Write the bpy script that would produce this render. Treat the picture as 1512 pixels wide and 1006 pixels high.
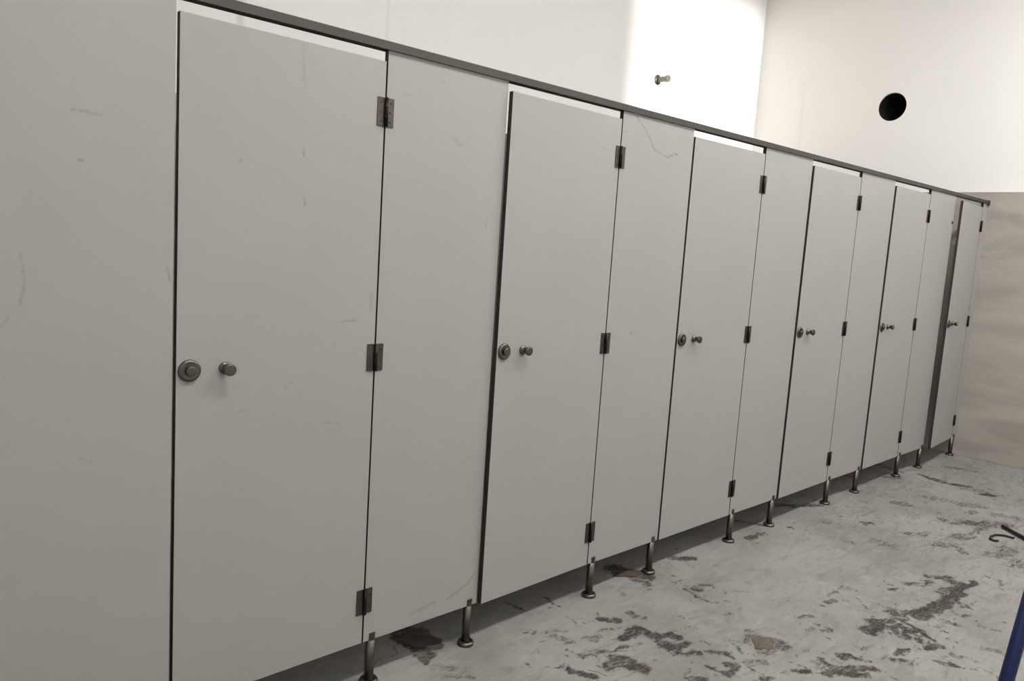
import bpy, bmesh, math, random
import numpy as np
from mathutils import Vector, Matrix

for o in list(bpy.data.objects):
    bpy.data.objects.remove(o, do_unlink=True)
scene = bpy.context.scene
C = scene.collection

# ------------------------------------------------------------------ camera
FPX = 1156.52
YAW, PITCH, ROLL = 0.756711, -0.1241936, 0.0654361
cam_d = bpy.data.cameras.new('camera')
cam_d.sensor_fit = 'HORIZONTAL'
cam_d.sensor_width = 36.0
cam_d.lens = FPX / 1512.0 * 36.0
cam_d.clip_start = 0.02
cam = bpy.data.objects.new('camera', cam_d)
C.objects.link(cam)
fwd = Vector((math.cos(PITCH) * math.sin(YAW), math.cos(PITCH) * math.cos(YAW), math.sin(PITCH)))
rgt = fwd.cross(Vector((0, 0, 1))).normalized()
upv = rgt.cross(fwd)
r2 = rgt * math.cos(ROLL) + upv * math.sin(ROLL)
u2 = -rgt * math.sin(ROLL) + upv * math.cos(ROLL)
cam.matrix_world = Matrix(((r2.x, u2.x, -fwd.x, -0.71097), (r2.y, u2.y, -fwd.y, -1.97195),
                           (r2.z, u2.z, -fwd.z, 1.42694), (0, 0, 0, 1)))
scene.camera = cam

# ------------------------------------------------------------------ light and exposure
scene.view_settings.view_transform = 'Standard'
scene.view_settings.look = 'None'
scene.view_settings.gamma = 1.0
scene.view_settings.use_curve_mapping = False
scene.view_settings.exposure = 0.0
LAMP_POWER = 53.0          # emission of the corridor ceiling lamps
SUN_POWER = 5.5
world = bpy.data.worlds.new('sky')
scene.world = world
world.use_nodes = True
world.node_tree.nodes['Background'].inputs[0].default_value = (0.88, 0.93, 1.0, 1)
world.node_tree.nodes['Background'].inputs[1].default_value = 1.0
sun_d = bpy.data.lights.new('sun', 'SUN')
sun_d.energy = SUN_POWER
sun_d.angle = math.radians(4.0)
sun_d.color = (1.0, 0.985, 0.96)
sun = bpy.data.objects.new('sun', sun_d)
C.objects.link(sun)
sun.location = (5, -8, 5)
sun.rotation_euler = Vector((0.0, 0.996, -0.09)).to_track_quat('-Z', 'Y').to_euler()

# ------------------------------------------------------------------ sizes (metres)
DOOR_W, PANEL_W = 0.5887, 0.4754
PITCH_X = DOOR_W + PANEL_W
Z_BOT, Z_TOP, Z_DOOR = 0.1473, 1.951, 1.9185
T = 0.018
X_END, X_LEFT = 6.0286, -1.6
Y_BACK, Y_FRONT = 2.05, -3.2
H_ROOM = 4.2
Z_TILE = 2.0406

# ------------------------------------------------------------------ node helpers
def mat_new(name):
    m = bpy.data.materials.new(name)
    m.use_nodes = True
    nt = m.node_tree
    return m, nt, nt.nodes['Principled BSDF']

def N(nt, kind, **kw):
    n = nt.nodes.new(kind)
    for k, v in kw.items():
        setattr(n, k, v)
    return n

def math_node(nt, op, a, b=None, clamp=False):
    n = N(nt, 'ShaderNodeMath', operation=op, use_clamp=clamp)
    for i, v in enumerate((a, b)):
        if v is None:
            continue
        if isinstance(v, (int, float)):
            n.inputs[i].default_value = v
        else:
            nt.links.new(v, n.inputs[i])
    return n.outputs[0]

def mix_col(nt, fac, a, b, blend='MIX'):
    n = N(nt, 'ShaderNodeMix', data_type='RGBA', blend_type=blend)
    for s, v in ((n.inputs[0], fac), (n.inputs[6], a), (n.inputs[7], b)):
        if isinstance(v, (int, float)):
            s.default_value = v
        elif isinstance(v, tuple):
            s.default_value = v if len(v) == 4 else v + (1,)
        else:
            nt.links.new(v, s)
    return n.outputs[2]

def noise(nt, vec, scale, detail=3, rough=0.55, dist=0.0):
    n = N(nt, 'ShaderNodeTexNoise')
    n.inputs['Scale'].default_value = scale
    n.inputs['Detail'].default_value = detail
    n.inputs['Roughness'].default_value = rough
    n.inputs['Distortion'].default_value = dist
    if vec is not None:
        nt.links.new(vec, n.inputs['Vector'])
    return n.outputs['Fac']

def map_range(nt, v, a, b, c=0.0, d=1.0):
    n = N(nt, 'ShaderNodeMapRange', interpolation_type='SMOOTHSTEP')
    nt.links.new(v, n.inputs[0])
    for i, x in enumerate((a, b, c, d)):
        n.inputs[i + 1].default_value = x
    return n.outputs[0]

def mapping(nt, vec, loc=(0, 0, 0), rot=(0, 0, 0), scale=(1, 1, 1)):
    n = N(nt, 'ShaderNodeMapping')
    n.inputs[1].default_value = loc
    n.inputs[2].default_value = rot
    n.inputs[3].default_value = scale
    nt.links.new(vec, n.inputs[0])
    return n.outputs[0]

def obj_vec(nt):
    return N(nt, 'ShaderNodeTexCoord').outputs['Object']

def bump(nt, bsdf, h, strength, dist=0.002):
    b = N(nt, 'ShaderNodeBump')
    b.inputs['Strength'].default_value = strength
    b.inputs['Distance'].default_value = dist
    nt.links.new(h, b.inputs['Height'])
    nt.links.new(b.outputs[0], bsdf.inputs['Normal'])

def scuffs(nt, vec, marks, keep=(1, 0, 1)):
    """union of soft worn line segments ((ax,ay,az),(bx,by,bz),width,strength) in object space"""
    v = N(nt, 'ShaderNodeVectorMath', operation='MULTIPLY')
    nt.links.new(vec, v.inputs[0])
    v.inputs[1].default_value = keep
    wob = N(nt, 'ShaderNodeTexNoise')
    wob.inputs['Scale'].default_value = 60
    nt.links.new(vec, wob.inputs['Vector'])
    wsub = N(nt, 'ShaderNodeVectorMath', operation='SUBTRACT')
    nt.links.new(wob.outputs['Color'], wsub.inputs[0])
    wsub.inputs[1].default_value = (0.5, 0.5, 0.5)
    wsc = N(nt, 'ShaderNodeVectorMath', operation='MULTIPLY')
    nt.links.new(wsub.outputs[0], wsc.inputs[0])
    wsc.inputs[1].default_value = tuple(0.012 * k for k in keep)
    va = N(nt, 'ShaderNodeVectorMath', operation='ADD')
    nt.links.new(v.outputs[0], va.inputs[0])
    nt.links.new(wsc.outputs[0], va.inputs[1])
    acc = None
    for a, b, w, s in marks:
        a, b = Vector(a), Vector(b)
        ba = b - a
        l2 = max(ba.dot(ba), 1e-8)
        pa = N(nt, 'ShaderNodeVectorMath', operation='SUBTRACT')
        nt.links.new(va.outputs[0], pa.inputs[0])
        pa.inputs[1].default_value = a
        dt = N(nt, 'ShaderNodeVectorMath', operation='DOT_PRODUCT')
        nt.links.new(pa.outputs[0], dt.inputs[0])
        dt.inputs[1].default_value = ba / l2
        cl = math_node(nt, 'MAXIMUM', math_node(nt, 'MINIMUM', dt.outputs['Value'], 1.0), 0.0)
        sc = N(nt, 'ShaderNodeVectorMath', operation='SCALE')
        sc.inputs[0].default_value = ba
        nt.links.new(cl, sc.inputs['Scale'])
        df = N(nt, 'ShaderNodeVectorMath', operation='DISTANCE')
        nt.links.new(pa.outputs[0], df.inputs[0])
        nt.links.new(sc.outputs[0], df.inputs[1])
        mk = map_range(nt, df.outputs['Value'], 0.0, w, s, 0.0)
        acc = mk if acc is None else math_node(nt, 'MAXIMUM', acc, mk)
    return acc

# ------------------------------------------------------------------ materials
def laminate(name, marks=None):
    m, nt, b = mat_new(name)
    v = obj_vec(nt)
    n1 = noise(nt, v, 3.0, 2)
    col = mix_col(nt, n1, (0.310, 0.298, 0.283), (0.335, 0.322, 0.307))
    fine = map_range(nt, noise(nt, mapping(nt, v, scale=(30, 30, 5)), 4.0, 3), 0.72, 0.86)
    col = mix_col(nt, math_node(nt, 'MULTIPLY', fine, 0.12), col, (0.2, 0.185, 0.17))
    if marks:
        mk = scuffs(nt, v, marks)
        br = map_range(nt, noise(nt, v, 90, 2), 0.35, 0.6, 0.35, 1.0)
        col = mix_col(nt, math_node(nt, 'MULTIPLY', mk, br), col, (0.10, 0.083, 0.076))
    nt.links.new(col, b.inputs['Base Color'])
    b.inputs['Roughness'].default_value = 0.42
    b.inputs['Specular IOR Level'].default_value = 0.3
    return m

def plain(name, col, rough=0.5, metal=0.0, var=0.12, scale=25):
    m, nt, b = mat_new(name)
    v = obj_vec(nt)
    n1 = noise(nt, v, scale, 3)
    lo = tuple(c * (1 - var) for c in col)
    hi = tuple(min(1, c * (1 + var)) for c in col)
    nt.links.new(mix_col(nt, n1, lo, hi), b.inputs['Base Color'])
    nt.links.new(map_range(nt, n1, 0.2, 0.8, rough * 0.85, min(1, rough * 1.15)), b.inputs['Roughness'])
    b.inputs['Metallic'].default_value = metal
    return m

M_EDGE = plain('black_laminate_core', (0.022, 0.018, 0.015), 0.6)
M_RAIL = plain('anodised_aluminium', (0.075, 0.069, 0.062), 0.5, 0.8, 0.06)
M_STEEL = plain('brushed_steel', (0.125, 0.113, 0.10), 0.36, 1.0, 0.15, 60)
M_HINGE = plain('dull_hinge_steel', (0.10, 0.09, 0.08), 0.4, 1.0, 0.2, 70)
M_DARKSTEEL = plain('dark_hinge_pin', (0.02, 0.017, 0.015), 0.45, 0.8)
M_BLACK = plain('black_iron', (0.012, 0.011, 0.010), 0.5, 0.3)
M_DUCT = plain('black_duct', (0.006, 0.006, 0.006), 0.9)  # one near-black colour over the whole duct, inside and end
M_BLUE = plain('blue_paint', (0.007, 0.018, 0.085), 0.32, 0.0, 0.2)
M_RUBBER = plain('black_rubber', (0.02, 0.02, 0.02), 0.7)
M_TREAD = plain('ladder_tread_steel', (0.3, 0.3, 0.3), 0.5, 0.6)
M_CLOD = plain('olive_dirt', (0.10, 0.085, 0.064), 0.95, 0, 0.5, 120)
M_DIRT = plain('brown_dirt', (0.05, 0.039, 0.028), 0.95, 0, 0.5, 90)
M_STRAW = plain('dark_straw', (0.05, 0.04, 0.03), 0.9, 0, 0.5, 30)
M_PVC = plain('grey_green_pipe', (0.2, 0.2, 0.16), 0.5)
M_FRAME = plain('white_window_frame', (0.75, 0.75, 0.73), 0.5)
M_HOUSING = plain('white_lamp_housing', (0.8, 0.8, 0.8), 0.5)

def wall_paint(name, marks=None, keep=(1, 0, 1)):
    m, nt, b = mat_new(name)
    v = obj_vec(nt)
    n1 = noise(nt, v, 1.3, 3)
    col = mix_col(nt, n1, (0.82, 0.80, 0.77), (0.87, 0.855, 0.83))
    n2 = map_range(nt, noise(nt, v, 5.0, 4, 0.6, 0.6), 0.66, 0.85)
    col = mix_col(nt, math_node(nt, 'MULTIPLY', n2, 0.2), col, (0.66, 0.64, 0.6))
    if marks:
        col = mix_col(nt, scuffs(nt, v, marks, keep), col, (0.4, 0.38, 0.35))
    nt.links.new(col, b.inputs['Base Color'])
    b.inputs['Roughness'].default_value = 0.75
    bump(nt, b, noise(nt, v, 40, 3), 0.15)
    return m

M_WALL = wall_paint('white_wall_paint')
M_WALL_BACK = wall_paint('white_wall_paint_back', [
    ((1.93, 0, 2.4), (1.93, 0, 4.2), 0.02, 0.14), ((1.05, 0, 2.1), (1.05, 0, 2.7), 0.035, 0.35),
    ((5.6, 0, 2.86), (5.8, 0, 2.80), 0.014, 0.5), ((5.8, 0, 2.80), (5.93, 0, 2.72), 0.012, 0.35),
    ((5.99, 0, 2.86), (5.99, 0, 2.88), 0.03, 0.5)])
M_WALL_END = wall_paint('white_wall_paint_end', [
    ((0, 1.58, 2.05), (0, 1.60, 3.0), 0.03, 0.07)], (0, 1, 1))

def tile_mat(name):
    m, nt, b = mat_new(name)
    v = obj_vec(nt)
    warp = mapping(nt, v, rot=(0.5, 0.0, 0.3), scale=(1, 0.9, 3.2))
    n1 = noise(nt, warp, 1.3, 3, 0.5, 0.8)
    col = mix_col(nt, map_range(nt, n1, 0.3, 0.7), (0.31, 0.284, 0.252), (0.41, 0.384, 0.346))
    vein = map_range(nt, math_node(nt, 'ABSOLUTE', math_node(nt, 'SUBTRACT', noise(nt, warp, 0.9, 3, 0.5, 1.2), 0.5)), 0.0, 0.05, 1.0, 0.0)
    col = mix_col(nt, math_node(nt, 'MULTIPLY', vein, 0.14), col, (0.52, 0.5, 0.47))
    nt.links.new(col, b.inputs['Base Color'])
    b.inputs['Roughness'].default_value = 0.35
    return m
M_TILE = tile_mat('grey_marble_tile')

def floor_mat():
    m, nt, b = mat_new('dusty_white_floor')
    v = obj_vec(nt)
    n1 = noise(nt, v, 2.2, 4, 0.6, 0.5)
    col = mix_col(nt, map_range(nt, n1, 0.3, 0.7), (0.19, 0.182, 0.17), (0.262, 0.253, 0.238))
    # broad dust swirls and drag marks
    sw = noise(nt, mapping(nt, v, rot=(0, 0, 0.9), scale=(1, 3.2, 1)), 4.0, 6, 0.65, 1.6)
    col = mix_col(nt, map_range(nt, sw, 0.50, 0.72, 0.0, 0.55), col, (0.14, 0.132, 0.12))
    s2 = noise(nt, mapping(nt, v, loc=(7, 2, 0), rot=(0, 0, -0.5), scale=(1, 2.6, 1)), 8.0, 6, 0.68, 2.0)
    far = N(nt, 'ShaderNodeSeparateXYZ')
    nt.links.new(v, far.inputs[0])
    fr = map_range(nt, far.outputs[0], 2.4, 4.2)
    s2m = math_node(nt, 'MULTIPLY', map_range(nt, s2, 0.48, 0.66, 0.0, 0.75), math_node(nt, 'ADD', math_node(nt, 'MULTIPLY', fr, 0.7), 0.3))
    col = mix_col(nt, s2m, col, (0.105, 0.099, 0.088))
    lt = noise(nt, mapping(nt, v, loc=(3, 1, 0), rot=(0, 0, 0.2), scale=(1, 2.5, 1)), 6.0, 4, 0.6, 1.0)
    col = mix_col(nt, map_range(nt, lt, 0.56, 0.74, 0.0, 0.5), col, (0.32, 0.312, 0.296))
    # fine grit
    gr = map_range(nt, noise(nt, mapping(nt, v, rot=(0, 0, 0.7), scale=(1, 2.0, 1)), 30.0, 5, 0.7, 0.8), 0.60, 0.76)
    wh = map_range(nt, noise(nt, v, 1.9, 3, 0.6, 0.4), 0.44, 0.60)
    col = mix_col(nt, math_node(nt, 'MULTIPLY', math_node(nt, 'MULTIPLY', gr, wh), 0.5), col, (0.075, 0.069, 0.06))
    # smeared mud with shapes of its own
    at = N(nt, 'ShaderNodeAttribute', attribute_name='mud')
    sep = N(nt, 'ShaderNodeSeparateColor')
    nt.links.new(at.outputs['Color'], sep.inputs[0])
    st = noise(nt, mapping(nt, v, rot=(0, 0, 0.75), scale=(1, 2.6, 1)), 16.0, 7, 0.7, 1.3)
    ero = math_node(nt, 'ADD', math_node(nt, 'MULTIPLY', sep.outputs[0], 1.05), math_node(nt, 'MULTIPLY', math_node(nt, 'SUBTRACT', st, 0.5), 2.6))
    pres = map_range(nt, sep.outputs[0], 0.02, 0.25)
    mk = math_node(nt, 'MULTIPLY', map_range(nt, ero, 0.10, 0.95, 0.0, 0.97), pres, True)
    inn = noise(nt, mapping(nt, v, loc=(1, 4, 0), rot=(0, 0, 0.75), scale=(1, 2.2, 1)), 55.0, 5, 0.7, 0.8)
    mk = math_node(nt, 'MULTIPLY', mk, map_range(nt, inn, 0.32, 0.56, 0.66, 1.0), True)
    mud = mix_col(nt, sep.outputs[1], (0.022, 0.019, 0.015), (0.034, 0.025, 0.018))
    col = mix_col(nt, mk, col, mud)
    nt.links.new(col, b.inputs['Base Color'])
    rg = mix_col(nt, mk, (0.5, 0.5, 0.5), (0.85, 0.85, 0.85))
    nt.links.new(rg, b.inputs['Roughness'])
    b.inputs['Specular IOR Level'].default_value = 0.25
    h = math_node(nt, 'ADD', math_node(nt, 'MULTIPLY', st, mk), math_node(nt, 'MULTIPLY', n1, 0.2))
    bump(nt, b, h, 0.25, 0.003)
    return m
M_FLOOR = floor_mat()

def emit_mat(name, col, power):
    m, nt, b = mat_new(name)
    b.inputs['Base Color'].default_value = (0.9, 0.9, 0.9, 1)
    b.inputs['Emission Color'].default_value = col + (1,)
    b.inputs['Emission Strength'].default_value = power
    return m

def glass_mat():
    m, nt, b = mat_new('window_glass')
    tr = N(nt, 'ShaderNodeBsdfTransparent')
    gl = N(nt, 'ShaderNodeBsdfGlossy')
    gl.inputs['Roughness'].default_value = 0.05
    mx = N(nt, 'ShaderNodeMixShader')
    mx.inputs[0].default_value = 0.06
    nt.links.new(tr.outputs[0], mx.inputs[1])
    nt.links.new(gl.outputs[0], mx.inputs[2])
    nt.links.new(mx.outputs[0], nt.nodes['Material Output'].inputs[0])
    return m

# ------------------------------------------------------------------ mesh helpers
def box(bm, x0, x1, y0, y1, z0, z1, mat=0, bev=0.0):
    vs = [bm.verts.new((x, y, z)) for x in (x0, x1) for y in (y0, y1) for z in (z0, z1)]
    fs = [(0, 1, 3, 2), (4, 6, 7, 5), (0, 4, 5, 1), (2, 3, 7, 6), (0, 2, 6, 4), (1, 5, 7, 3)]
    faces = [bm.faces.new([vs[i] for i in f]) for f in fs]
    for f in faces:
        f.material_index = mat
    if bev:
        es = list({e for f in faces for e in f.edges})
        r = bmesh.ops.bevel(bm, geom=es, offset=bev, segments=2, affect='EDGES', profile=0.5)
    return faces

def lathe(bm, prof, axis='z', org=(0, 0, 0), n=24, mat=0, a0=0.0, a1=2 * math.pi):
    """revolve (radius, height) pairs; axis 'z' up or '-y' out of the partition face"""
    full = abs(a1 - a0 - 2 * math.pi) < 1e-6
    k = n if full else n + 1
    rings = []
    for r, h in prof:
        ring = []
        for i in range(k):
            a = a0 + (a1 - a0) * i / n
            c, s = r * math.cos(a), r * math.sin(a)
            p = (c, s, h) if axis == 'z' else ((c, -h, s) if axis == '-y' else (-h, c, s))
            ring.append(bm.verts.new((org[0] + p[0], org[1] + p[1], org[2] + p[2])))
        rings.append(ring)
    for a, b in zip(rings, rings[1:]):
        for i in range(k if full else k - 1):
            j = (i + 1) % k
            try:
                f = bm.faces.new((a[i], a[j], b[j], b[i]))
                f.material_index = mat
                f.smooth = True
            except ValueError:
                pass
    for ring, (r, h) in ((rings[0], prof[0]), (rings[-1], prof[-1])):
        if r > 1e-6 and len(ring) > 2:
            try:
                f = bm.faces.new(ring)
                f.material_index = mat
            except ValueError:
                pass
    if not full:
        for col in ([r[0] for r in rings], [r[-1] for r in rings]):
            pass
    return rings

def tube(bm, pts, r, n=8, mat=0):
    pts = [Vector(p) for p in pts]
    rings = []
    for i, p in enumerate(pts):
        d = (pts[min(i + 1, len(pts) - 1)] - pts[max(i - 1, 0)]).normalized()
        ref = Vector((0, 0, 1)) if abs(d.z) < 0.9 else Vector((1, 0, 0))
        a = d.cross(ref).normalized()
        b = d.cross(a)
        rr = r[i] if isinstance(r, (list, tuple)) else r
        rings.append([bm.verts.new(p + a * rr * math.cos(2 * math.pi * k / n) + b * rr * math.sin(2 * math.pi * k / n)) for k in range(n)])
    for a, b in zip(rings, rings[1:]):
        for i in range(n):
            f = bm.faces.new((a[i], a[(i + 1) % n], b[(i + 1) % n], b[i]))
            f.smooth = True
            f.material_index = mat
    bm.faces.new(rings[0])
    bm.faces.new(rings[-1])

def make(name, bm, mats, parent=None, loc=None):
    bmesh.ops.recalc_face_normals(bm, faces=bm.faces[:])
    me = bpy.data.meshes.new(name)
    bm.to_mesh(me)
    bm.free()
    for m in (mats if isinstance(mats, (list, tuple)) else [mats]):
        me.materials.append(m)
    o = bpy.data.objects.new(name, me)
    C.objects.link(o)
    if parent is not None:
        o.parent = parent
    if loc is not None:
        o.location = loc
    return o

def tag(o, label=None, cat=None, group=None, kind=None):
    for k, v in (('label', label), ('category', cat), ('group', group), ('kind', kind)):
        if v:
            o[k] = v
    return o

def empty(name, loc, label, cat, group=None):
    o = bpy.data.objects.new(name, None)
    o.empty_display_size = 0.1
    o.location = loc
    C.objects.link(o)
    return tag(o, label, cat, group, 'thing')

def struct(name, bm, mats, label):
    return tag(make(name, bm, mats), label, None, None, 'structure')

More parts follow.
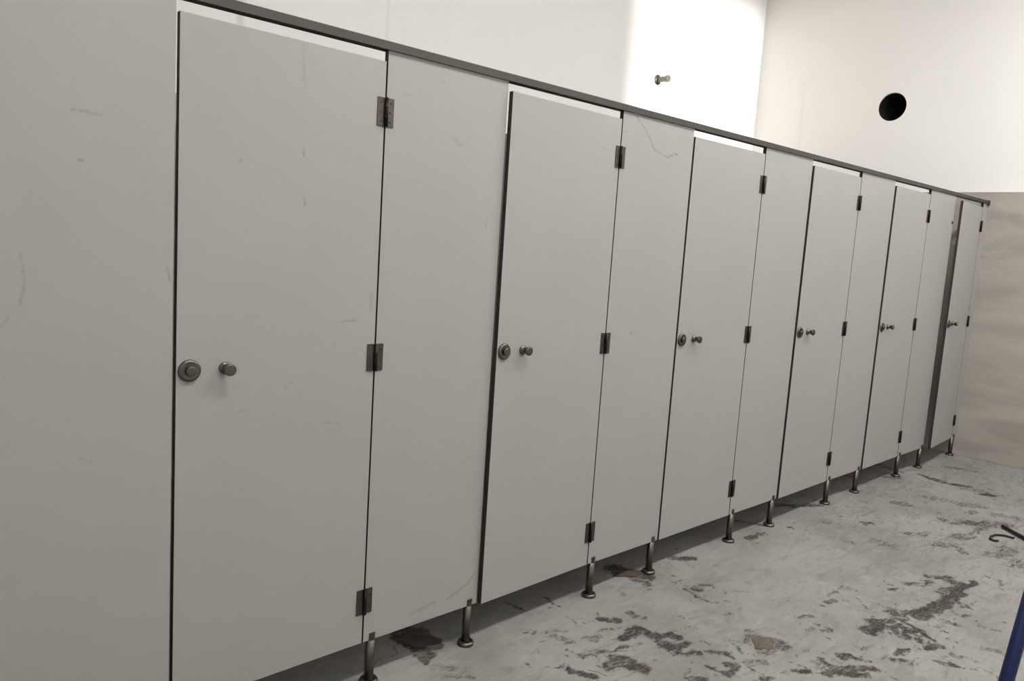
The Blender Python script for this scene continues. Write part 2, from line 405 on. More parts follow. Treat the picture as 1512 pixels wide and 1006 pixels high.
# mud smears on the floor: (polyline in metres, half width, strength, brown)
STAINS = [
  ([(1.578, -0.152), (1.614, -0.208)], 0.0177, 0.8, 0),
  ([(1.512, -0.229), (1.554, -0.231)], 0.0107, 0.6, 0),
  ([(1.521, -0.304), (1.632, -0.293), (1.628, -0.354)], 0.0225, 0.9, 0),
  ([(1.393, -0.361), (1.486, -0.348)], 0.0112, 0.7, 0),
  ([(1.334, -0.405), (1.402, -0.401), (1.403, -0.472)], 0.0341, 0.8, 1),
  ([(1.335, -0.124), (1.337, -0.198)], 0.0219, 0.4, 0),
  ([(1.375, -0.121), (1.39, -0.138)], 0.0166, 0.35, 0),
  ([(1.291, -0.241), (1.319, -0.278), (1.299, -0.308), (1.407, -0.325)], 0.0101, 0.6, 0),
  ([(1.332, -0.288), (1.413, -0.33)], 0.0204, 0.5, 0),
  ([(1.162, -0.278), (1.195, -0.302)], 0.0094, 0.7, 0),
  ([(1.196, -0.33), (1.207, -0.369), (1.242, -0.405)], 0.0182, 0.8, 0),
  ([(1.424, -0.206), (1.431, -0.242)], 0.0154, 0.4, 0),
  ([(1.475, -0.069), (1.468, -0.104), (1.476, -0.149)], 0.008, 0.4, 0),
  ([(1.705, -0.188), (1.706, -0.22)], 0.0144, 0.5, 0),
  ([(1.52, 0.105), (1.508, 0.019)], 0.0082, 0.7, 0),
  ([(1.361, 0.158), (1.376, 0.098)], 0.0117, 0.6, 1),
  ([(1.257, -0.07), (1.261, -0.073)], 0.0068, 0.7, 0),
  ([(1.624, -0.357), (1.7, -0.39), (1.709, -0.418)], 0.0229, 0.9, 0),
  ([(1.624, -0.4), (1.609, -0.455), (1.684, -0.472)], 0.0273, 0.8, 0),
  ([(1.589, -0.493), (1.679, -0.542)], 0.0159, 0.65, 0),
  ([(1.718, -0.552), (1.746, -0.602), (1.751, -0.617)], 0.0133, 0.8, 0),
  ([(1.618, -0.614), (1.625, -0.652), (1.628, -0.689), (1.707, -0.653)], 0.0151, 0.7, 0),
  ([(2.141, -0.209), (2.205, -0.242)], 0.0188, 0.5, 0),
  ([(2.127, -0.225), (2.14, -0.233)], 0.0222, 0.85, 0),
  ([(2.094, -0.201), (2.058, -0.263), (2.064, -0.323)], 0.0125, 0.6, 0),
  ([(2.088, -0.119), (2.105, -0.139)], 0.0075, 0.5, 0),
  ([(1.736, -0.368), (1.829, -0.428)], 0.0045, 0.35, 0),
  ([(1.974, -0.559), (1.933, -0.606), (1.91, -0.608)], 0.0176, 0.5, 1),
  ([(1.941, -0.618), (1.966, -0.654), (1.977, -0.687)], 0.0463, 0.62, 1),
  ([(1.884, -0.667), (1.904, -0.694)], 0.0281, 0.55, 1),
  ([(1.746, -0.682), (1.814, -0.715)], 0.0212, 0.5, 0),
  ([(1.833, -0.588), (1.821, -0.628)], 0.0097, 0.5, 0),
  ([(1.844, -0.809), (1.886, -0.84)], 0.0159, 0.8, 0),
  ([(2.248, -0.631), (2.31, -0.65)], 0.0135, 0.5, 0),
  ([(1.71, -0.773), (1.732, -0.8)], 0.0149, 0.7, 0),
  ([(1.488, -0.608), (1.526, -0.647)], 0.019, 0.6, 0),
  ([(2.253, -0.339), (2.309, -0.378)], 0.0113, 0.35, 0),
  ([(2.691, -0.9), (2.853, -0.933), (3.01, -0.933), (3.308, -0.952)], 0.0192, 0.9, 0),
  ([(2.685, -0.932), (2.815, -0.951), (2.945, -0.959), (3.118, -0.952)], 0.0286, 0.85, 1),
  ([(3.034, -0.885), (3.114, -0.912), (3.223, -0.932)], 0.0221, 0.6, 0),
  ([(2.998, -0.764), (3.071, -0.826), (3.114, -0.831)], 0.0228, 0.5, 0),
  ([(3.183, -0.807), (3.248, -0.852), (3.199, -0.876), (3.234, -0.928)], 0.0282, 0.7, 0),
  ([(2.98, -0.974), (3.003, -1.0), (2.97, -1.028)], 0.0196, 0.6, 0),
  ([(2.866, -1.037), (2.892, -1.055)], 0.0158, 0.6, 0),
  ([(2.472, -0.822), (2.533, -0.88)], 0.0283, 0.75, 0),
  ([(2.374, -0.851), (2.414, -0.856), (2.47, -0.866)], 0.029, 0.85, 0),
  ([(2.453, -0.877), (2.536, -0.923)], 0.0174, 0.7, 0),
  ([(2.63, -0.82), (2.674, -0.829), (2.624, -0.852)], 0.021, 0.7, 0),
  ([(2.62, -0.862), (2.697, -0.882)], 0.0184, 0.75, 0),
  ([(2.594, -0.878), (2.604, -0.907)], 0.0214, 0.6, 0),
  ([(2.473, -0.965), (2.583, -0.948)], 0.0173, 0.9, 0),
  ([(2.467, -0.947), (2.466, -0.998)], 0.0316, 0.7, 0),
  ([(2.569, -0.961), (2.543, -0.996), (2.527, -1.036)], 0.0149, 0.9, 0),
  ([(2.444, -1.045), (2.496, -1.071)], 0.0228, 0.8, 0),
  ([(2.283, -1.004), (2.344, -1.001)], 0.0166, 0.8, 0),
  ([(2.208, -1.014), (2.256, -1.034)], 0.0117, 0.7, 0),
  ([(2.357, -1.114), (2.387, -1.17)], 0.015, 0.7, 0),
  ([(2.755, -1.025), (2.757, -1.069)], 0.0179, 0.6, 0),
  ([(2.072, -0.876), (2.121, -0.885), (2.126, -0.915)], 0.0174, 0.85, 0),
  ([(2.001, -0.841), (1.981, -0.899), (2.098, -0.986)], 0.0165, 0.75, 1),
  ([(1.925, -0.892), (1.994, -0.961)], 0.0213, 0.8, 1),
  ([(2.014, -0.976), (2.04, -0.995)], 0.0189, 0.7, 0),
  ([(1.961, -0.868), (2.024, -0.947)], 0.0271, 0.45, 1),
  ([(2.872, -0.747), (2.889, -0.759)], 0.0172, 0.8, 0),
  ([(2.551, -0.596), (2.716, -0.602), (2.723, -0.651)], 0.0101, 0.4, 0),
  ([(2.502, -0.624), (2.531, -0.644)], 0.0229, 0.6, 0),
  ([(2.232, -0.725), (2.269, -0.765)], 0.0163, 0.5, 0),
  ([(2.21, -0.875), (2.218, -0.909)], 0.0089, 0.5, 0),
  ([(2.284, -1.043), (2.239, -1.073)], 0.0072, 0.5, 0),
  ([(2.455, -1.13), (2.486, -1.197)], 0.0124, 0.4, 0),
  ([(4.168, -0.517), (4.138, -0.589), (4.214, -0.625)], 0.0355, 0.5, 0),
  ([(4.236, -0.652), (4.297, -0.717)], 0.058, 0.6, 0),
  ([(4.049, -0.728), (4.218, -0.729)], 0.024, 0.5, 0),
  ([(3.911, -0.696), (4.004, -0.728)], 0.0452, 0.5, 0),
  ([(3.667, -0.658), (3.717, -0.691)], 0.0299, 0.5, 0),
  ([(3.76, -0.72), (3.683, -0.793)], 0.0242, 0.5, 0),
  ([(3.781, -0.874), (3.785, -0.919), (3.952, -0.914)], 0.0467, 0.45, 0),
  ([(4.354, -0.728), (4.399, -0.796)], 0.0515, 0.5, 0),
  ([(4.438, -0.582), (4.496, -0.605)], 0.0315, 0.4, 0),
  ([(3.712, -1.011), (3.802, -1.032)], 0.0494, 0.4, 0),
  ([(3.44, -0.966), (3.43, -1.014), (3.313, -1.076)], 0.0195, 0.35, 0),
  ([(3.437, -0.461), (3.438, -0.516)], 0.0548, 0.35, 0),
  ([(4.24, -0.244), (4.257, -0.291)], 0.0465, 0.5, 0),
  ([(3.684, -0.294), (3.698, -0.304)], 0.0327, 0.6, 0),
  ([(4.989, -0.528), (4.998, -0.534)], 0.0468, 0.95, 0),
  ([(3.709, -0.505), (3.801, -0.565)], 0.0253, 0.5, 0),
  ([(5.083, -0.091), (5.029, -0.271), (5.078, -0.387)], 0.0293, 0.75, 0),
  ([(3.225, -0.065), (3.23, -0.068)], 0.0177, 0.8, 0),
  ([(3.471, -0.157), (3.522, -0.202)], 0.0251, 0.35, 0),
  ([(0.861, 0.231), (0.855, 0.101), (0.845, -0.007)], 0.0184, 0.75, 1),
  ([(0.898, 0.229), (0.899, 0.138), (0.879, 0.022)], 0.029, 0.8, 1),
  ([(0.924, 0.223), (0.953, 0.158), (0.922, 0.063)], 0.0268, 0.7, 1),
  ([(1.994, 0.125), (2.019, 0.055), (2.05, -0.0)], 0.0537, 0.9, 1),
  ([(1.968, -0.011), (1.984, -0.047)], 0.0292, 0.7, 1),
  ([(1.828, -0.043), (1.82, -0.068)], 0.0171, 0.4, 0),
  ([(2.329, 0.039), (2.41, -0.016)], 0.0265, 0.7, 0),
  ([(2.863, -0.037), (2.938, -0.032), (3.016, -0.038)], 0.0202, 0.6, 0),
  ([(3.071, 0.152), (3.095, 0.075), (3.122, 0.01)], 0.023, 0.6, 0),
  ([(3.523, 0.164), (3.636, 0.079), (3.765, 0.012)], 0.0281, 0.65, 0),
  ([(4.539, 0.217), (4.559, 0.151)], 0.0279, 0.4, 0),
  ([(5.072, 0.26), (5.075, 0.14), (5.054, 0.038)], 0.0418, 0.5, 1),
  ([(4.784, 0.034), (4.829, -0.011)], 0.0294, 0.6, 0),
  ([(0.864, -0.058), (0.924, -0.128)], 0.0226, 0.35, 0),
  ([(0.844, -0.12), (0.921, -0.167)], 0.0132, 0.4, 0),
  ([(2.434, -1.217), (2.417, -1.288)], 0.011, 0.45, 0),
  ([(2.62, -1.174), (2.639, -1.249)], 0.0196, 0.35, 0),
  ([(2.827, -1.125), (2.84, -1.183)], 0.0182, 0.4, 0),
  ([(3.296, -0.356), (3.304, -0.395)], 0.0218, 0.4, 0),
  ([(4.578, -0.486), (4.674, -0.59)], 0.0501, 0.4, 0),
  ([(4.549, -0.318), (4.606, -0.399)], 0.051, 0.35, 0),
  ([(4.549, -0.681), (4.612, -0.789)], 0.0473, 0.4, 0),
  ([(5.52, -0.121), (5.57, -0.286)], 0.0454, 0.4, 0),
  ([(4.983, -0.379), (5.045, -0.482)], 0.0475, 0.4, 0),
]

# ================================================================== the room
# floor: finely divided where the mud smears are
ys = np.concatenate([np.array([Y_FRONT, -2.6, -2.0]), np.arange(-1.5, 0.4001, 0.007), np.array([0.8, 1.4, Y_BACK])])
xs = np.concatenate([np.array([X_LEFT, -0.8, -0.2]), np.arange(0.2, 5.6, 0.007), np.array([5.8, X_END])])
GX, GY = np.meshgrid(xs, ys, indexing='ij')
mud = np.zeros_like(GX)
brown = np.zeros_like(GX)
rng = np.random.default_rng(7)
def value_noise(X, Y, s, seed):
    r = np.random.default_rng(seed).random((64, 64))
    u, v = X * s, Y * s
    i, j = np.floor(u).astype(int), np.floor(v).astype(int)
    fu, fv = u - i, v - j
    fu, fv = fu * fu * (3 - 2 * fu), fv * fv * (3 - 2 * fv)
    g = lambda a, b: r[a % 64, b % 64]
    return (g(i, j) * (1 - fu) + g(i + 1, j) * fu) * (1 - fv) + (g(i, j + 1) * (1 - fu) + g(i + 1, j + 1) * fu) * fv
WX = GX + 0.030 * (value_noise(GX, GY, 22, 1) - 0.5) + 0.014 * (value_noise(GX, GY, 60, 2) - 0.5)
WY = GY + 0.030 * (value_noise(GX, GY, 22, 3) - 0.5) + 0.014 * (value_noise(GX, GY, 60, 4) - 0.5)
spatter = []
for pts, w, d, br in STAINS:
    if d < 0.45:
        continue
    for _ in range(3 + int(6 * d)):
        (ax, ay), (bx, by) = pts[0], pts[-1]
        t = rng.random()
        cx, cy = ax + (bx - ax) * t + rng.normal(0, 0.03 + 2.0 * w), ay + (by - ay) * t + rng.normal(0, 0.03 + 2.0 * w)
        an, ln = math.atan2(by - ay, bx - ax) + rng.normal(0, 0.8), rng.uniform(0.004, 0.03)
        if cy < 0.25:
            spatter.append(([(cx, cy), (cx + ln * math.cos(an), cy + ln * math.sin(an))], rng.uniform(0.003, 0.009), d * rng.uniform(0.35, 0.8), br))
for pts, w, d, br in STAINS + spatter:
    w = w * 1.15
    for (ax, ay), (bx, by) in zip(pts, pts[1:]):
        m = (GX > min(ax, bx) - 0.12 - w) & (GX < max(ax, bx) + 0.12 + w) & (GY > min(ay, by) - 0.12 - w) & (GY < max(ay, by) + 0.12 + w)
        if not m.any():
            continue
        X, Y = WX[m], WY[m]
        ex, ey = bx - ax, by - ay
        t = np.clip(((X - ax) * ex + (Y - ay) * ey) / max(ex * ex + ey * ey, 1e-9), 0, 1)
        q = np.hypot(X - ax - t * ex, Y - ay - t * ey) / w
        k = np.clip((1.25 - q) / 0.8, 0, 1)
        k = k * k * (3 - 2 * k)
        halo = 0.22 * np.clip(1 - q / 3.0, 0, 1)
        val = d * np.maximum(k, halo)
        brown[m] = np.where(val > mud[m], br, brown[m])
        mud[m] = np.maximum(mud[m], val)
nx, ny = GX.shape
co = np.stack([GX, GY, np.zeros_like(GX)], -1).reshape(-1, 3)
idx = np.arange(nx * ny).reshape(nx, ny)
quads = np.stack([idx[:-1, :-1], idx[1:, :-1], idx[1:, 1:], idx[:-1, 1:]], -1).reshape(-1, 4)
me = bpy.data.meshes.new('floor')
me.vertices.add(len(co))
me.vertices.foreach_set('co', co.ravel())
me.loops.add(quads.size)
me.loops.foreach_set('vertex_index', quads.ravel().astype(np.int32))
me.polygons.add(len(quads))
me.polygons.foreach_set('loop_start', np.arange(0, quads.size, 4, dtype=np.int32))
me.update(calc_edges=True)
ca = me.color_attributes.new('mud', 'FLOAT_COLOR', 'POINT')
cc = np.stack([mud, brown, np.zeros_like(mud), np.ones_like(mud)], -1).reshape(-1)
ca.data.foreach_set('color', cc.astype(np.float32))
me.materials.append(M_FLOOR)
floor = bpy.data.objects.new('floor', me)
C.objects.link(floor)
tag(floor, 'dusty pale floor smeared with dark mud', None, None, 'structure')

bm = bmesh.new(); box(bm, X_LEFT, X_END, Y_FRONT, Y_BACK, H_ROOM, H_ROOM + 0.15)
struct('ceiling', bm, M_WALL, 'plain white ceiling above the frame')
bm = bmesh.new(); box(bm, X_LEFT - 0.15, X_END, Y_BACK, Y_BACK + 0.15, 0, H_ROOM)
wall_back = struct('wall_back', bm, M_WALL_BACK, 'bright white wall behind the stalls')
bm = bmesh.new(); box(bm, X_LEFT, X_END, Y_BACK - 0.012, Y_BACK - 0.0005, 0.001, Z_TILE)
make('tile_cladding', bm, M_TILE, wall_back)
bm = bmesh.new(); box(bm, X_LEFT - 0.15, X_LEFT, Y_FRONT, Y_BACK, 0, H_ROOM)
struct('wall_left', bm, M_WALL, 'white side wall out of frame')

# end wall with the round vent hole
HY, HZ, HR = 0.81, 2.735, 0.114
bm = bmesh.new()
def end_plate(bm, x, flip):
    q = 0.3
    circ = [bm.verts.new((x, HY + HR * math.cos(2 * math.pi * i / 48), HZ + HR * math.sin(2 * math.pi * i / 48))) for i in range(48)]
    sq = []
    for i in range(48):
        c, s = math.cos(2 * math.pi * i / 48), math.sin(2 * math.pi * i / 48)
        k = q / max(abs(c), abs(s))
        sq.append(bm.verts.new((x, HY + k * c, HZ + k * s)))
    for i in range(48):
        j = (i + 1) % 48
        bm.faces.new((circ[i], circ[j], sq[j], sq[i]))
    y0, y1, z0, z1 = HY - q, HY + q, HZ - q, HZ + q
    for a, b_, c, d in ((Y_FRONT - .15, y0, 0, H_ROOM), (y1, Y_BACK + .15, 0, H_ROOM), (y0, y1, 0, z0), (y0, y1, z1, H_ROOM)):
        v = [bm.verts.new((x, a, c)), bm.verts.new((x, b_, c)), bm.verts.new((x, b_, d)), bm.verts.new((x, a, d))]
        bm.faces.new(v)
    return circ
c0 = end_plate(bm, X_END, False)
c1 = end_plate(bm, X_END + 0.2, True)
for i in range(48):
    j = (i + 1) % 48
    f = bm.faces.new((c0[i], c0[j], c1[j], c1[i]))
    f.smooth = True
for x0, x1, y0, y1, z0, z1 in ((X_END, X_END + .2, Y_FRONT - .15, Y_FRONT - .149, 0, H_ROOM), (X_END, X_END + .2, Y_BACK + .149, Y_BACK + .15, 0, H_ROOM),
                               (X_END, X_END + .2, Y_FRONT - .15, Y_BACK + .15, H_ROOM - .001, H_ROOM), (X_END, X_END + .2, Y_FRONT - .15, Y_BACK + .15, 0, .001)):
    box(bm, x0, x1, y0, y1, z0, z1)
wall_end = struct('wall_right', bm, M_WALL_END, 'white end wall past the last stall, tiled below')
bm = bmesh.new(); box(bm, X_END - 0.012, X_END - 0.0005, Y_FRONT, Y_BACK - 0.013, 0.001, Z_TILE, 0, 0.001)
make('tile_cladding', bm, M_TILE, wall_end)

# camera-side wall with a high window
WX0, WX1, WZ0, WZ1 = 4.2, 6.0, 2.30, 4.12
bm = bmesh.new()
for a, b_, c, d in ((X_LEFT - .15, WX0, 0, H_ROOM), (WX1, X_END, 0, H_ROOM), (WX0, WX1, 0, WZ0), (WX0, WX1, WZ1, H_ROOM)):
    box(bm, a, b_, Y_FRONT - .15, Y_FRONT, c, d)
struct('wall_front', bm, M_WALL, 'white wall behind the camera with a high window')
bm = bmesh.new()
fw = 0.03
for a, b_, c, d in ((WX0, WX0 + fw, WZ0, WZ1), (WX1 - fw, WX1, WZ0, WZ1), (WX0 + fw, WX1 - fw, WZ0, WZ0 + fw), (WX0 + fw, WX1 - fw, WZ1 - fw, WZ1)):
    box(bm, a, b_, Y_FRONT - .11, Y_FRONT - .06, c, d)
win = struct('window_1', bm, M_FRAME, 'high window in the wall behind the camera')
bm = bmesh.new(); box(bm, WX0 + fw, WX1 - fw, Y_FRONT - .088, Y_FRONT - .082, WZ0 + fw, WZ1 - fw)
make('pane', bm, glass_mat(), win)

# ================================================================== partition
def board(name, x0, x1, z0, z1, marks=None, parent=None, loc=None):
    bm = bmesh.new()
    fs = box(bm, x0, x1, 0, T, z0, z1, 0, 0.0012)
    for f in bm.faces:
        f.normal_update()
        f.material_index = 0 if abs(f.normal.y) > 0.9 else 1
    m = laminate('white_laminate', marks) if marks else M_LAM
    return make(name, bm, [m, M_EDGE], parent, loc)
M_LAM = laminate('white_laminate_plain')

def build_leg():
    bm = bmesh.new()
    lathe(bm, [(0.0152, 0.010), (0.0152, Z_BOT - 0.0005)], n=20)
    for s in (1, -1):      # the two cheeks that grip the board
        pts = []
        for i in range(25):
            a = math.pi * i / 24
            pts.append((0.0152 * math.cos(a), 0.0152 * math.sin(a)))
        prof = [(x, s * y) for x, y in pts if y >= 0.0088]
        lo = [bm.verts.new((x, y, Z_BOT - 0.0005)) for x, y in prof]
        hi = [bm.verts.new((x, y, Z_BOT + 0.024)) for x, y in prof]
        bm.faces.new(lo); bm.faces.new(hi)
        for i in range(len(lo)):
            j = (i + 1) % len(lo)
            bm.faces.new((lo[i], lo[j], hi[j], hi[i]))
    bmesh.ops.recalc_face_normals(bm, faces=bm.faces[:])
    me = bpy.data.meshes.new('leg'); bm.to_mesh(me); bm.free(); me.materials.append(M_STEEL)
    bm = bmesh.new()
    lathe(bm, [(0.030, 0.0), (0.030, 0.008), (0.027, 0.013), (0.0155, 0.014)], n=24)
    bmesh.ops.recalc_face_normals(bm, faces=bm.faces[:])
    mf = bpy.data.meshes.new('foot'); bm.to_mesh(mf); bm.free(); mf.materials.append(M_STEEL)
    bm = bmesh.new()
    lathe(bm, [(0.0042, 0.0152), (0.0042, 0.0175), (0.002, 0.019)], axis='-y', org=(0, 0, Z_BOT + 0.014), n=10)
    bmesh.ops.recalc_face_normals(bm, faces=bm.faces[:])
    ms = bpy.data.meshes.new('screw'); bm.to_mesh(ms); bm.free(); ms.materials.append(M_STEEL)
    return me, mf, ms
LEG_ME, FOOT_ME, SCREW_ME = build_leg()
def leg(parent, x):
    o = bpy.data.objects.new('leg', LEG_ME); C.objects.link(o); o.parent = parent; o.location = (x, T / 2, 0)
    f = bpy.data.objects.new('foot', FOOT_ME); C.objects.link(f); f.parent = o
    s = bpy.data.objects.new('screw', SCREW_ME); C.objects.link(s); s.parent = o

# fixed panels -------------------------------------------------------
def panel(i, label, marks=None, legs=(0.036, PANEL_W - 0.036)):
    x0 = i * PITCH_X + DOOR_W
    e = empty('fixed_partition', (x0, 0, 0), label, 'panel', 'fixed panels between the doors')
    board('board', 0.003, PANEL_W - 0.003, Z_BOT, Z_TOP, marks, e)
    for x in legs:
        leg(e, x)
    return e
def loc_marks(x0, L):
    return [((a - x0, 0, b), (c - x0, 0, d), w, s) for a, b, c, d, w, s in L]

e0 = empty('fixed_partition', (X_LEFT, 0, 0), 'widest grey-white fixed panel, left of the nearest door, with pinkish scratch', 'panel', 'fixed panels between the doors')
board('board', 0.003, -X_LEFT - 0.003, Z_BOT, Z_TOP, loc_marks(X_LEFT, [
    (-.223, 1.655, -.165, 1.652, .006, .35), (-.212, 1.546, -.206, 1.546, .007, .4), (-.327, 1.334, -.319, 1.275, .006, .22),
    (-.319, 1.275, -.328, 1.223, .007, .28), (-.35, 1.2, -.37, 1.165, .006, .22), (-.018, 1.312, -.012, 1.28, .006, .35), (-.21, .86, -.19, .85, .006, .2)]), e0)
for x in (0.04, 0.8, -X_LEFT - 0.036):
    leg(e0, x)

P_MARKS = {
    0: [(.793, 1.897, .798, 1.895, .007, .25), (.845, 1.736, .873, 1.719, .012, .2), (.654, 1.836, .674, 1.84, .006, .2),
        (.78, .19, .87, .203, .010, .3), (.925, .2, 1.013, .232, .010, .35), (1.013, .232, 1.042, .262, .010, .35), (.998, 1.47, 1.002, 1.50, .008, .22),
        (1.053, .2, 1.053, .5, .006, .2)],
    1: [(1.734, 1.94, 1.804, 1.892, .007, .4), (1.804, 1.892, 1.866, 1.829, .007, .45), (1.866, 1.829, 1.95, 1.812, .008, .4), (1.95, 1.812, 2.017, 1.834, .008, .55),
        (1.812, 1.094, 1.816, 1.094, .010, .4), (1.66, 1.87, 1.69, 1.88, .006, .2)],
    2: [(2.93, 1.2, 2.96, 1.22, .008, .15)],
}
P_LABEL = [
    'fixed grey-white panel directly right of the nearest door, scuffed at its lower corner',
    'fixed grey-white panel with a curved hairline crack at its top, right of the second door',
    'fixed grey-white panel between the third and fourth doors counted from the left',
    'fixed grey-white panel between the fourth and fifth doors counted from the left',
    'fixed grey-white panel with a small black dot, left of the ajar last door',
]
PANELS = []
for i in range(5):
    mk = P_MARKS.get(i)
    PANELS.append(panel(i, P_LABEL[i], loc_marks(i * PITCH_X + DOOR_W, mk) if mk else None))
xl = 5 * PITCH_X + DOOR_W
e6 = empty('fixed_partition', (xl, 0, 0), 'narrow filler panel strip between the last door and tiled end wall', 'panel', 'fixed panels between the doors')
board('board', 0.003, X_END - 0.0125 - xl, Z_BOT, Z_TOP, None, e6)
leg(e6, 0.036)
PANELS.append(e6)
bm = bmesh.new(); lathe(bm, [(0.011, 0.0002), (0.011, 0.003), (0.008, 0.005)], axis='-y', org=(PANEL_W - 0.020, 0, 1.764), n=16)
tag(make('plug', bm, M_BLACK, PANELS[4]), 'small black plug')

# doors --------------------------------------------------------------
def shared(name, bm, mats):
    bmesh.ops.recalc_face_normals(bm, faces=bm.faces[:])
    me = bpy.data.meshes.new(name); bm.to_mesh(me); bm.free()
    for m in (mats if isinstance(mats, (list, tuple)) else [mats]):
        me.materials.append(m)
    return me
def put(name, me, parent, loc=(0, 0, 0)):
    o = bpy.data.objects.new(name, me); C.objects.link(o); o.parent = parent; o.location = loc
    return o
HH, HW = 0.041, 0.028
bm = bmesh.new(); lathe(bm, [(0.0055, -HH), (0.0055, HH)], org=(0, -0.0066, 0), n=14)
for z in (-0.014, 0.014):
    lathe(bm, [(0.0061, z - 0.0015), (0.0061, z + 0.0015)], org=(0, -0.0066, 0), n=14)
H_PIN = shared('knuckle', bm, M_DARKSTEEL)
bm = bmesh.new(); box(bm, -HW, -0.004, -0.003, -0.0003, -HH, HH, 0, 0.0007)
H_LEAF_D = shared('door_leaf', bm, M_HINGE)
bm = bmesh.new(); box(bm, 0.004, HW, -0.003, -0.0003, -HH, HH, 0, 0.0007)
H_LEAF_P = shared('panel_leaf', bm, M_HINGE)
bm = bmesh.new()
lathe(bm, [(0.003, 0.003), (0.003, 0.0042), (0.001, 0.0048)], axis='-y', n=10)
H_SCREW = shared('screw', bm, M_HINGE)
bm = bmesh.new()
lathe(bm, [(0.0285, 0.0003), (0.0285, 0.004), (0.026, 0.0075), (0.021, 0.0085), (0.019, 0.0075)], axis='-y', n=32)
LOCK = shared('lock', bm, M_STEEL)
bm = bmesh.new()
lathe(bm, [(0.0185, 0.0055), (0.0185, 0.0068)], axis='-y', n=28)
LOCK_DISC = shared('indicator', bm, M_HINGE)
bm = bmesh.new()
lathe(bm, [(0.0125, 0.006), (0.0125, 0.014), (0.0105, 0.0165)], axis='-y', n=24)
box(bm, -0.0095, 0.0095, -0.0172, -0.016, -0.0014, 0.0014)
LOCK_CAP = shared('turn_piece', bm, M_STEEL)
bm = bmesh.new()
lathe(bm, [(0.0165, 0.0003), (0.0165, 0.004), (0.0145, 0.006), (0.0105, 0.008), (0.0105, 0.024), (0.0150, 0.027), (0.0158, 0.031), (0.0155, 0.036), (0.013, 0.0375)], axis='-y', n=28)
KNOB = shared('knob', bm, M_STEEL)

D_MARKS = {
    0: [(.323, 1.91, .331, 1.80, .006, .22), (.330, 1.64, .337, 1.621, .007, .4), (.341, 1.509, .343, 1.49, .007, .4), (.158, 1.589, .162, 1.589, .006, .35),
        (.473, 1.171, .518, 1.172, .006, .35), (.418, .875, .47, .871, .006, .22), (.169, .934, .194, .934, .005, .22), (.299, .99, .323, 1.002, .007, .2),
        (.566, 1.25, .570, 1.20, .008, .2)],
    1: [(1.55, 1.80, 1.59, 1.79, .007, .2)],
}
# how far each closing edge stands out from the panel face (radians of swing about the hinges)
SWING = [0.006, 0.028, 0.006, 0.014, 0.014, 0.080]
D_LABEL = [
    'nearest and largest grey-white stall door, leftmost in the row',
    'grey-white stall door second from the left, dark slit on its lock side',
    'grey-white stall door third from the left, bright gap above it under the sunlit wall',
    'grey-white stall door fourth from the left',
    'grey-white stall door fifth from the left, second from the end wall',
    'last grey-white stall door beside the tiled end wall, standing slightly ajar',
]
for i in range(6):
    hx = i * PITCH_X + DOOR_W
    e = empty('stall_door', (hx, 0, 0), D_LABEL[i], 'door', 'stall doors in the row')
    e.rotation_euler = (0, 0, SWING[i])
    mk = D_MARKS.get(i)
    board('door_leaf', -DOOR_W + 0.004, -0.002, Z_BOT, Z_DOOR, loc_marks(hx, mk) if mk else None, e)
    for z in (1.7762, 1.0590, 0.2852):
        h = put('hinge', H_PIN, e, (0, 0, z))
        put('hinge_plate', H_LEAF_D, h)
        for sz in (-0.027, 0.0, 0.027):
            put('screw', H_SCREW, h, (-0.0165, 0, sz))
        hp = put('hinge_plate', H_LEAF_P, PANELS[i], (0, 0, z))
        for sz in (-0.027, 0.0, 0.027):
            put('screw', H_SCREW, hp, (0.0165, 0, sz))
    l = put('lock', LOCK, e, (-DOOR_W + 0.037, 0, 1.054))
    put('indicator', LOCK_DISC, l)
    put('turn_piece', LOCK_CAP, l)
    put('knob', KNOB, e, (-DOOR_W + 0.129, 0, 1.055))

# head rail ----------------------------------------------------------
rail = empty('head_rail', (X_LEFT, 0, Z_TOP), 'long thin grey metal head rail running along the top of all stall fronts', 'rail')
L = X_END - X_LEFT
bm = bmesh.new()
prof = [(-0.0085, -0.001), (-0.0085, 0.0215), (-0.0075, 0.0225), (0.0255, 0.0225), (0.0265, 0.0215), (0.0265, -0.001), (0.0195, -0.001), (0.0195, 0.0005), (-0.0015, 0.0005), (-0.0015, -0.001)]
a = [bm.verts.new((0.0, y, z)) for y, z in prof]
b = [bm.verts.new((L - 0.013, y, z)) for y, z in prof]
bm.faces.new(a); bm.faces.new(b)
for k in range(len(prof)):
    j = (k + 1) % len(prof)
    bm.faces.new((a[k], a[j], b[j], b[k]))
make('channel', bm, M_RAIL, rail)
bm = bmesh.new()
box(bm, L - 0.042, L - 0.0128, -0.013, 0.032, -0.012, 0.0255, 0, 0.002)
make('wall_bracket', bm, M_HINGE, rail)

# dividers between the stalls ---------------------------------------
names = ['first and second', 'second and third', 'third and fourth', 'fourth and fifth', 'fifth and sixth']
for i in range(5):
    x0 = i * PITCH_X + DOOR_W + PANEL_W / 2
    e = empty('stall_divider', (x0, T + 0.001, 0), 'divider board behind the front, between the %s stalls from the left' % names[i], 'partition', 'dividers between the stalls')
    bm = bmesh.new()
    box(bm, -T / 2, T / 2, 0.0, Y_BACK - 0.0135 - T, Z_BOT, Z_TOP - 0.004, 0, 0.001)
    for f in bm.faces:
        f.normal_update()
        f.material_index = 0 if abs(f.normal.x) > 0.9 else 1
    make('board', bm, [M_LAM, M_EDGE], e)
    bm = bmesh.new(); lathe(bm, [(0.03, 0.0), (0.03, 0.008), (0.0152, 0.012), (0.0152, Z_BOT)], org=(0, Y_BACK - 0.25, 0), n=16)
    make('leg', bm, M_STEEL, e)

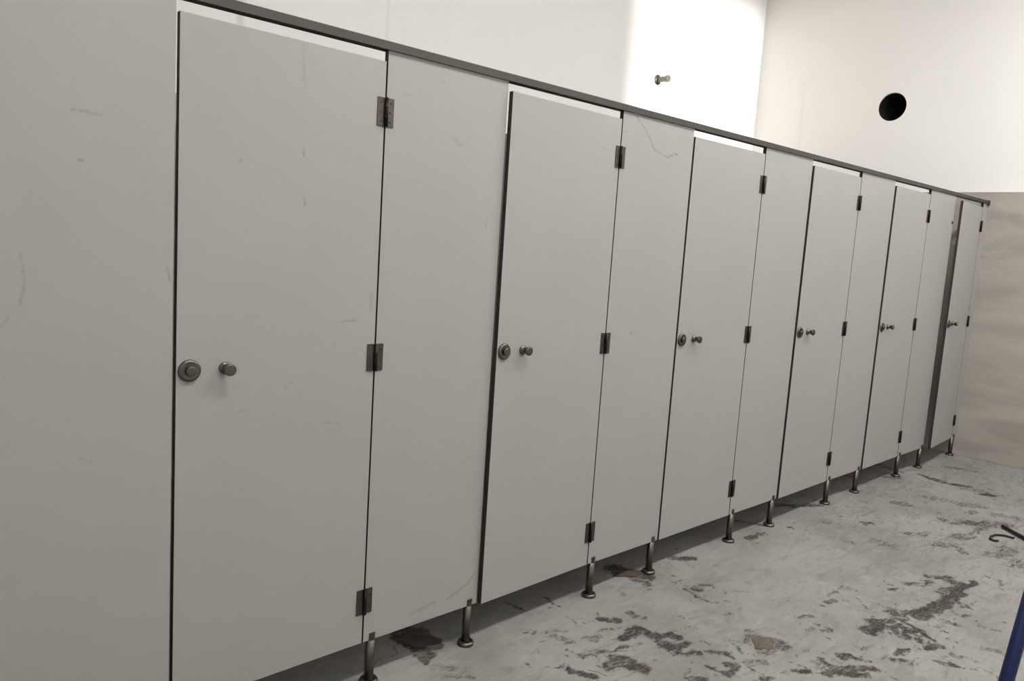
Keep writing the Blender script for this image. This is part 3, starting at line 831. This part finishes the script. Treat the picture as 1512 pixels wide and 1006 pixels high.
# ================================================================== things on the walls
bm = bmesh.new()
lathe(bm, [(HR - 0.006, -0.015), (HR - 0.002, -0.015), (HR - 0.002, -0.6), (0.0, -0.6)], axis='-x', org=(X_END, HY, HZ), n=48)
lathe(bm, [(HR - 0.006, -0.015), (HR - 0.006, -0.59), (0.0, -0.59)], axis='-x', org=(X_END, HY, HZ), n=48)
bm.faces.ensure_lookup_table()
bmesh.ops.delete(bm, geom=[f for f in bm.faces if len(f.verts) > 4 and f.calc_center_median().x < X_END + 0.1], context='FACES')
duct = make('vent_duct', bm, M_DUCT)
tag(duct, 'round black vent duct opening high in the white end wall', 'vent')

e = empty('pipe_stub', (4.50, Y_BACK, 2.795), 'small grey-green pipe stub sticking out of the bright white back wall', 'pipe')
bm = bmesh.new(); lathe(bm, [(0.040, 0.0003), (0.040, 0.006), (0.034, 0.010), (0.022, 0.011)], axis='-y', n=24)
make('flange', bm, M_STEEL, e)
bm = bmesh.new(); lathe(bm, [(0.022, 0.002), (0.022, 0.085), (0.026, 0.086), (0.026, 0.112), (0.018, 0.112), (0.018, 0.06)], axis='-y', n=20)
make('pipe', bm, M_PVC, e)

# ================================================================== ceiling lamps over the corridor (out of frame)
M_LED = emit_mat('led_diffuser', (1.0, 0.99, 0.98), LAMP_POWER)
for k, x in enumerate((0.4, 2.1, 3.8, 5.3)):
    e = empty('ceiling_lamp', (x, -1.7, H_ROOM), ['long white ceiling lamp nearest the left wall, above the corridor', 'long white ceiling lamp above the corridor, second from the left wall', 'long white ceiling lamp above the corridor, third from the left wall', 'long white ceiling lamp nearest the end wall, above the corridor'][k], 'lamp', 'corridor ceiling lamps')
    bm = bmesh.new(); box(bm, -0.62, 0.62, -0.17, 0.17, -0.06, -0.001, 0, 0.004)
    make('housing', bm, M_HOUSING, e)
    bm = bmesh.new(); box(bm, -0.59, 0.59, -0.14, 0.14, -0.068, -0.0605)
    make('diffuser', bm, M_LED, e)

# ================================================================== things on the floor
# blue step ladder, only its near leg reaches into the picture
e = empty('step_ladder', (1.66, -1.72, 0), 'blue tubular step ladder whose leg crosses the bottom right corner', 'ladder')
o_ = Vector((1.66, -1.72, 0))
foot_n, pass_n = Vector((1.27, -1.51, 0.012)), Vector((1.45, -1.53, 0.52))
top_n = foot_n + (pass_n - foot_n) * (1.28 / 0.508)
off = Vector((0, -0.46, 0))
def ltube(name, pts, r, m, par=e):
    bm = bmesh.new(); tube(bm, [Vector(p) - o_ for p in pts], r, 12)
    return make(name, bm, m, par)
for k, d in enumerate((Vector((0, 0, 0)), off)):
    fl = ltube('leg', [foot_n + d, top_n + d], 0.0165, M_BLUE)
    ltube('rubber_foot', [foot_n + d - Vector((0, 0, 0.011)), foot_n + d + Vector((0.008, 0, 0.03))], 0.02, M_RUBBER, fl)
    rf = Vector((2.32, foot_n.y, 0.012)) + d
    rl = ltube('leg', [rf, top_n + d + Vector((0.05, 0, -0.03))], 0.0165, M_BLUE)
    ltube('rubber_foot', [rf - Vector((0, 0, 0.011)), rf + Vector((-0.008, 0, 0.03))], 0.02, M_RUBBER, rl)
for k, t in enumerate((0.5, 0.75, 1.0)):
    c = foot_n + (top_n - foot_n) * t + off * 0.5
    bm = bmesh.new(); box(bm, c.x - 0.02 - o_.x, c.x + 0.13 - o_.x, c.y - 0.20 - o_.y, c.y + 0.20 - o_.y, c.z - 0.012, c.z + 0.014, 0, 0.004)
    make('tread', bm, M_TREAD, e)

def arc_pts(pts, z):
    return [(x, y, z) for x, y in pts]
bm = bmesh.new(); tube(bm, [(4.32, -0.795, .012), (4.20, -0.933, .012), (4.02, -1.12, .012)], 0.0095, 10)
tag(make('iron_rod', bm, M_BLACK), 'straight black iron rod lying on the floor near the right edge', 'rod')
bm = bmesh.new(); tube(bm, arc_pts([(4.036, -0.853), (4.018, -0.834), (4.03, -0.815), (4.07, -0.806), (4.13, -0.812), (4.165, -0.845), (4.165, -0.895)], .0065), 0.0062, 8)
tag(make('bent_wire', bm, M_BLACK), 'short black wire bent into a hook beside the iron rod', 'wire')

def clod(name, x, y, sx, sy, h, seed, label, rot=0.0, mat=None):
    r = random.Random(seed)
    bm = bmesh.new()
    bmesh.ops.create_icosphere(bm, subdivisions=3, radius=1.0)
    ph = [(r.uniform(2, 6), r.uniform(2, 6), r.uniform(0, 6)) for _ in range(5)]
    for v in bm.verts:
        k = 1 + sum(0.09 * math.sin(a * v.co.x + b * v.co.y + c) for a, b, c in ph) + r.uniform(-0.06, 0.06)
        X, Y, Z = v.co.x * k * sx, v.co.y * k * sy, max(-0.05, v.co.z * k) * h
        v.co = (X * math.cos(rot) - Y * math.sin(rot), X * math.sin(rot) + Y * math.cos(rot), Z + 0.05 * h)
    o = make(name, bm, mat or M_DIRT, None, (x, y, 0.0003))
    tag(o, label, 'dirt')
clod('dirt_clod', 1.935, -0.645, 0.055, 0.038, 0.007, 3, 'olive-brown dirt clod on the open floor, right of the panel legs', 0.4, M_CLOD)
clod('dirt_pile', 0.90, 0.125, 0.085, 0.04, 0.012, 5, 'dark brown dirt pile under the panel right of the nearest door', -0.7)
clod('dirt_pile', 1.995, 0.050, 0.075, 0.030, 0.012, 8, 'black-brown dirt pile beside the leg under the cracked panel', -0.5)

# dry straw and wiry sweepings caught in the mud
r = random.Random(11)
bm = bmesh.new()
for pts, w, d, br in STAINS:
    if d < 0.6 or w < 0.008:
        continue
    for (ax, ay), (bx, by) in zip(pts, pts[1:]):
        ln = math.hypot(bx - ax, by - ay)
        base = math.atan2(by - ay, bx - ax)
        for _ in range(int(ln * 14 + r.random())):
            t = r.random()
            x, y = ax + (bx - ax) * t + r.gauss(0, w * 0.7), ay + (by - ay) * t + r.gauss(0, w * 0.7)
            if y > -0.03:
                continue
            an = base + r.gauss(0, 0.7)
            s = r.uniform(0.008, 0.035)
            c = r.uniform(-0.5, 0.5)
            z = 0.0012
            p = [(x - s * math.cos(an), y - s * math.sin(an), z), (x, y, z + r.uniform(0, 0.004)), (x + s * math.cos(an + c), y + s * math.sin(an + c), z)]
            tube(bm, p, r.uniform(0.0004, 0.0009), 3)
o = make('straw_debris', bm, M_STRAW)
tag(o, 'scattered dark straw and sweepings stuck in the floor mud', 'debris', None, 'stuff')
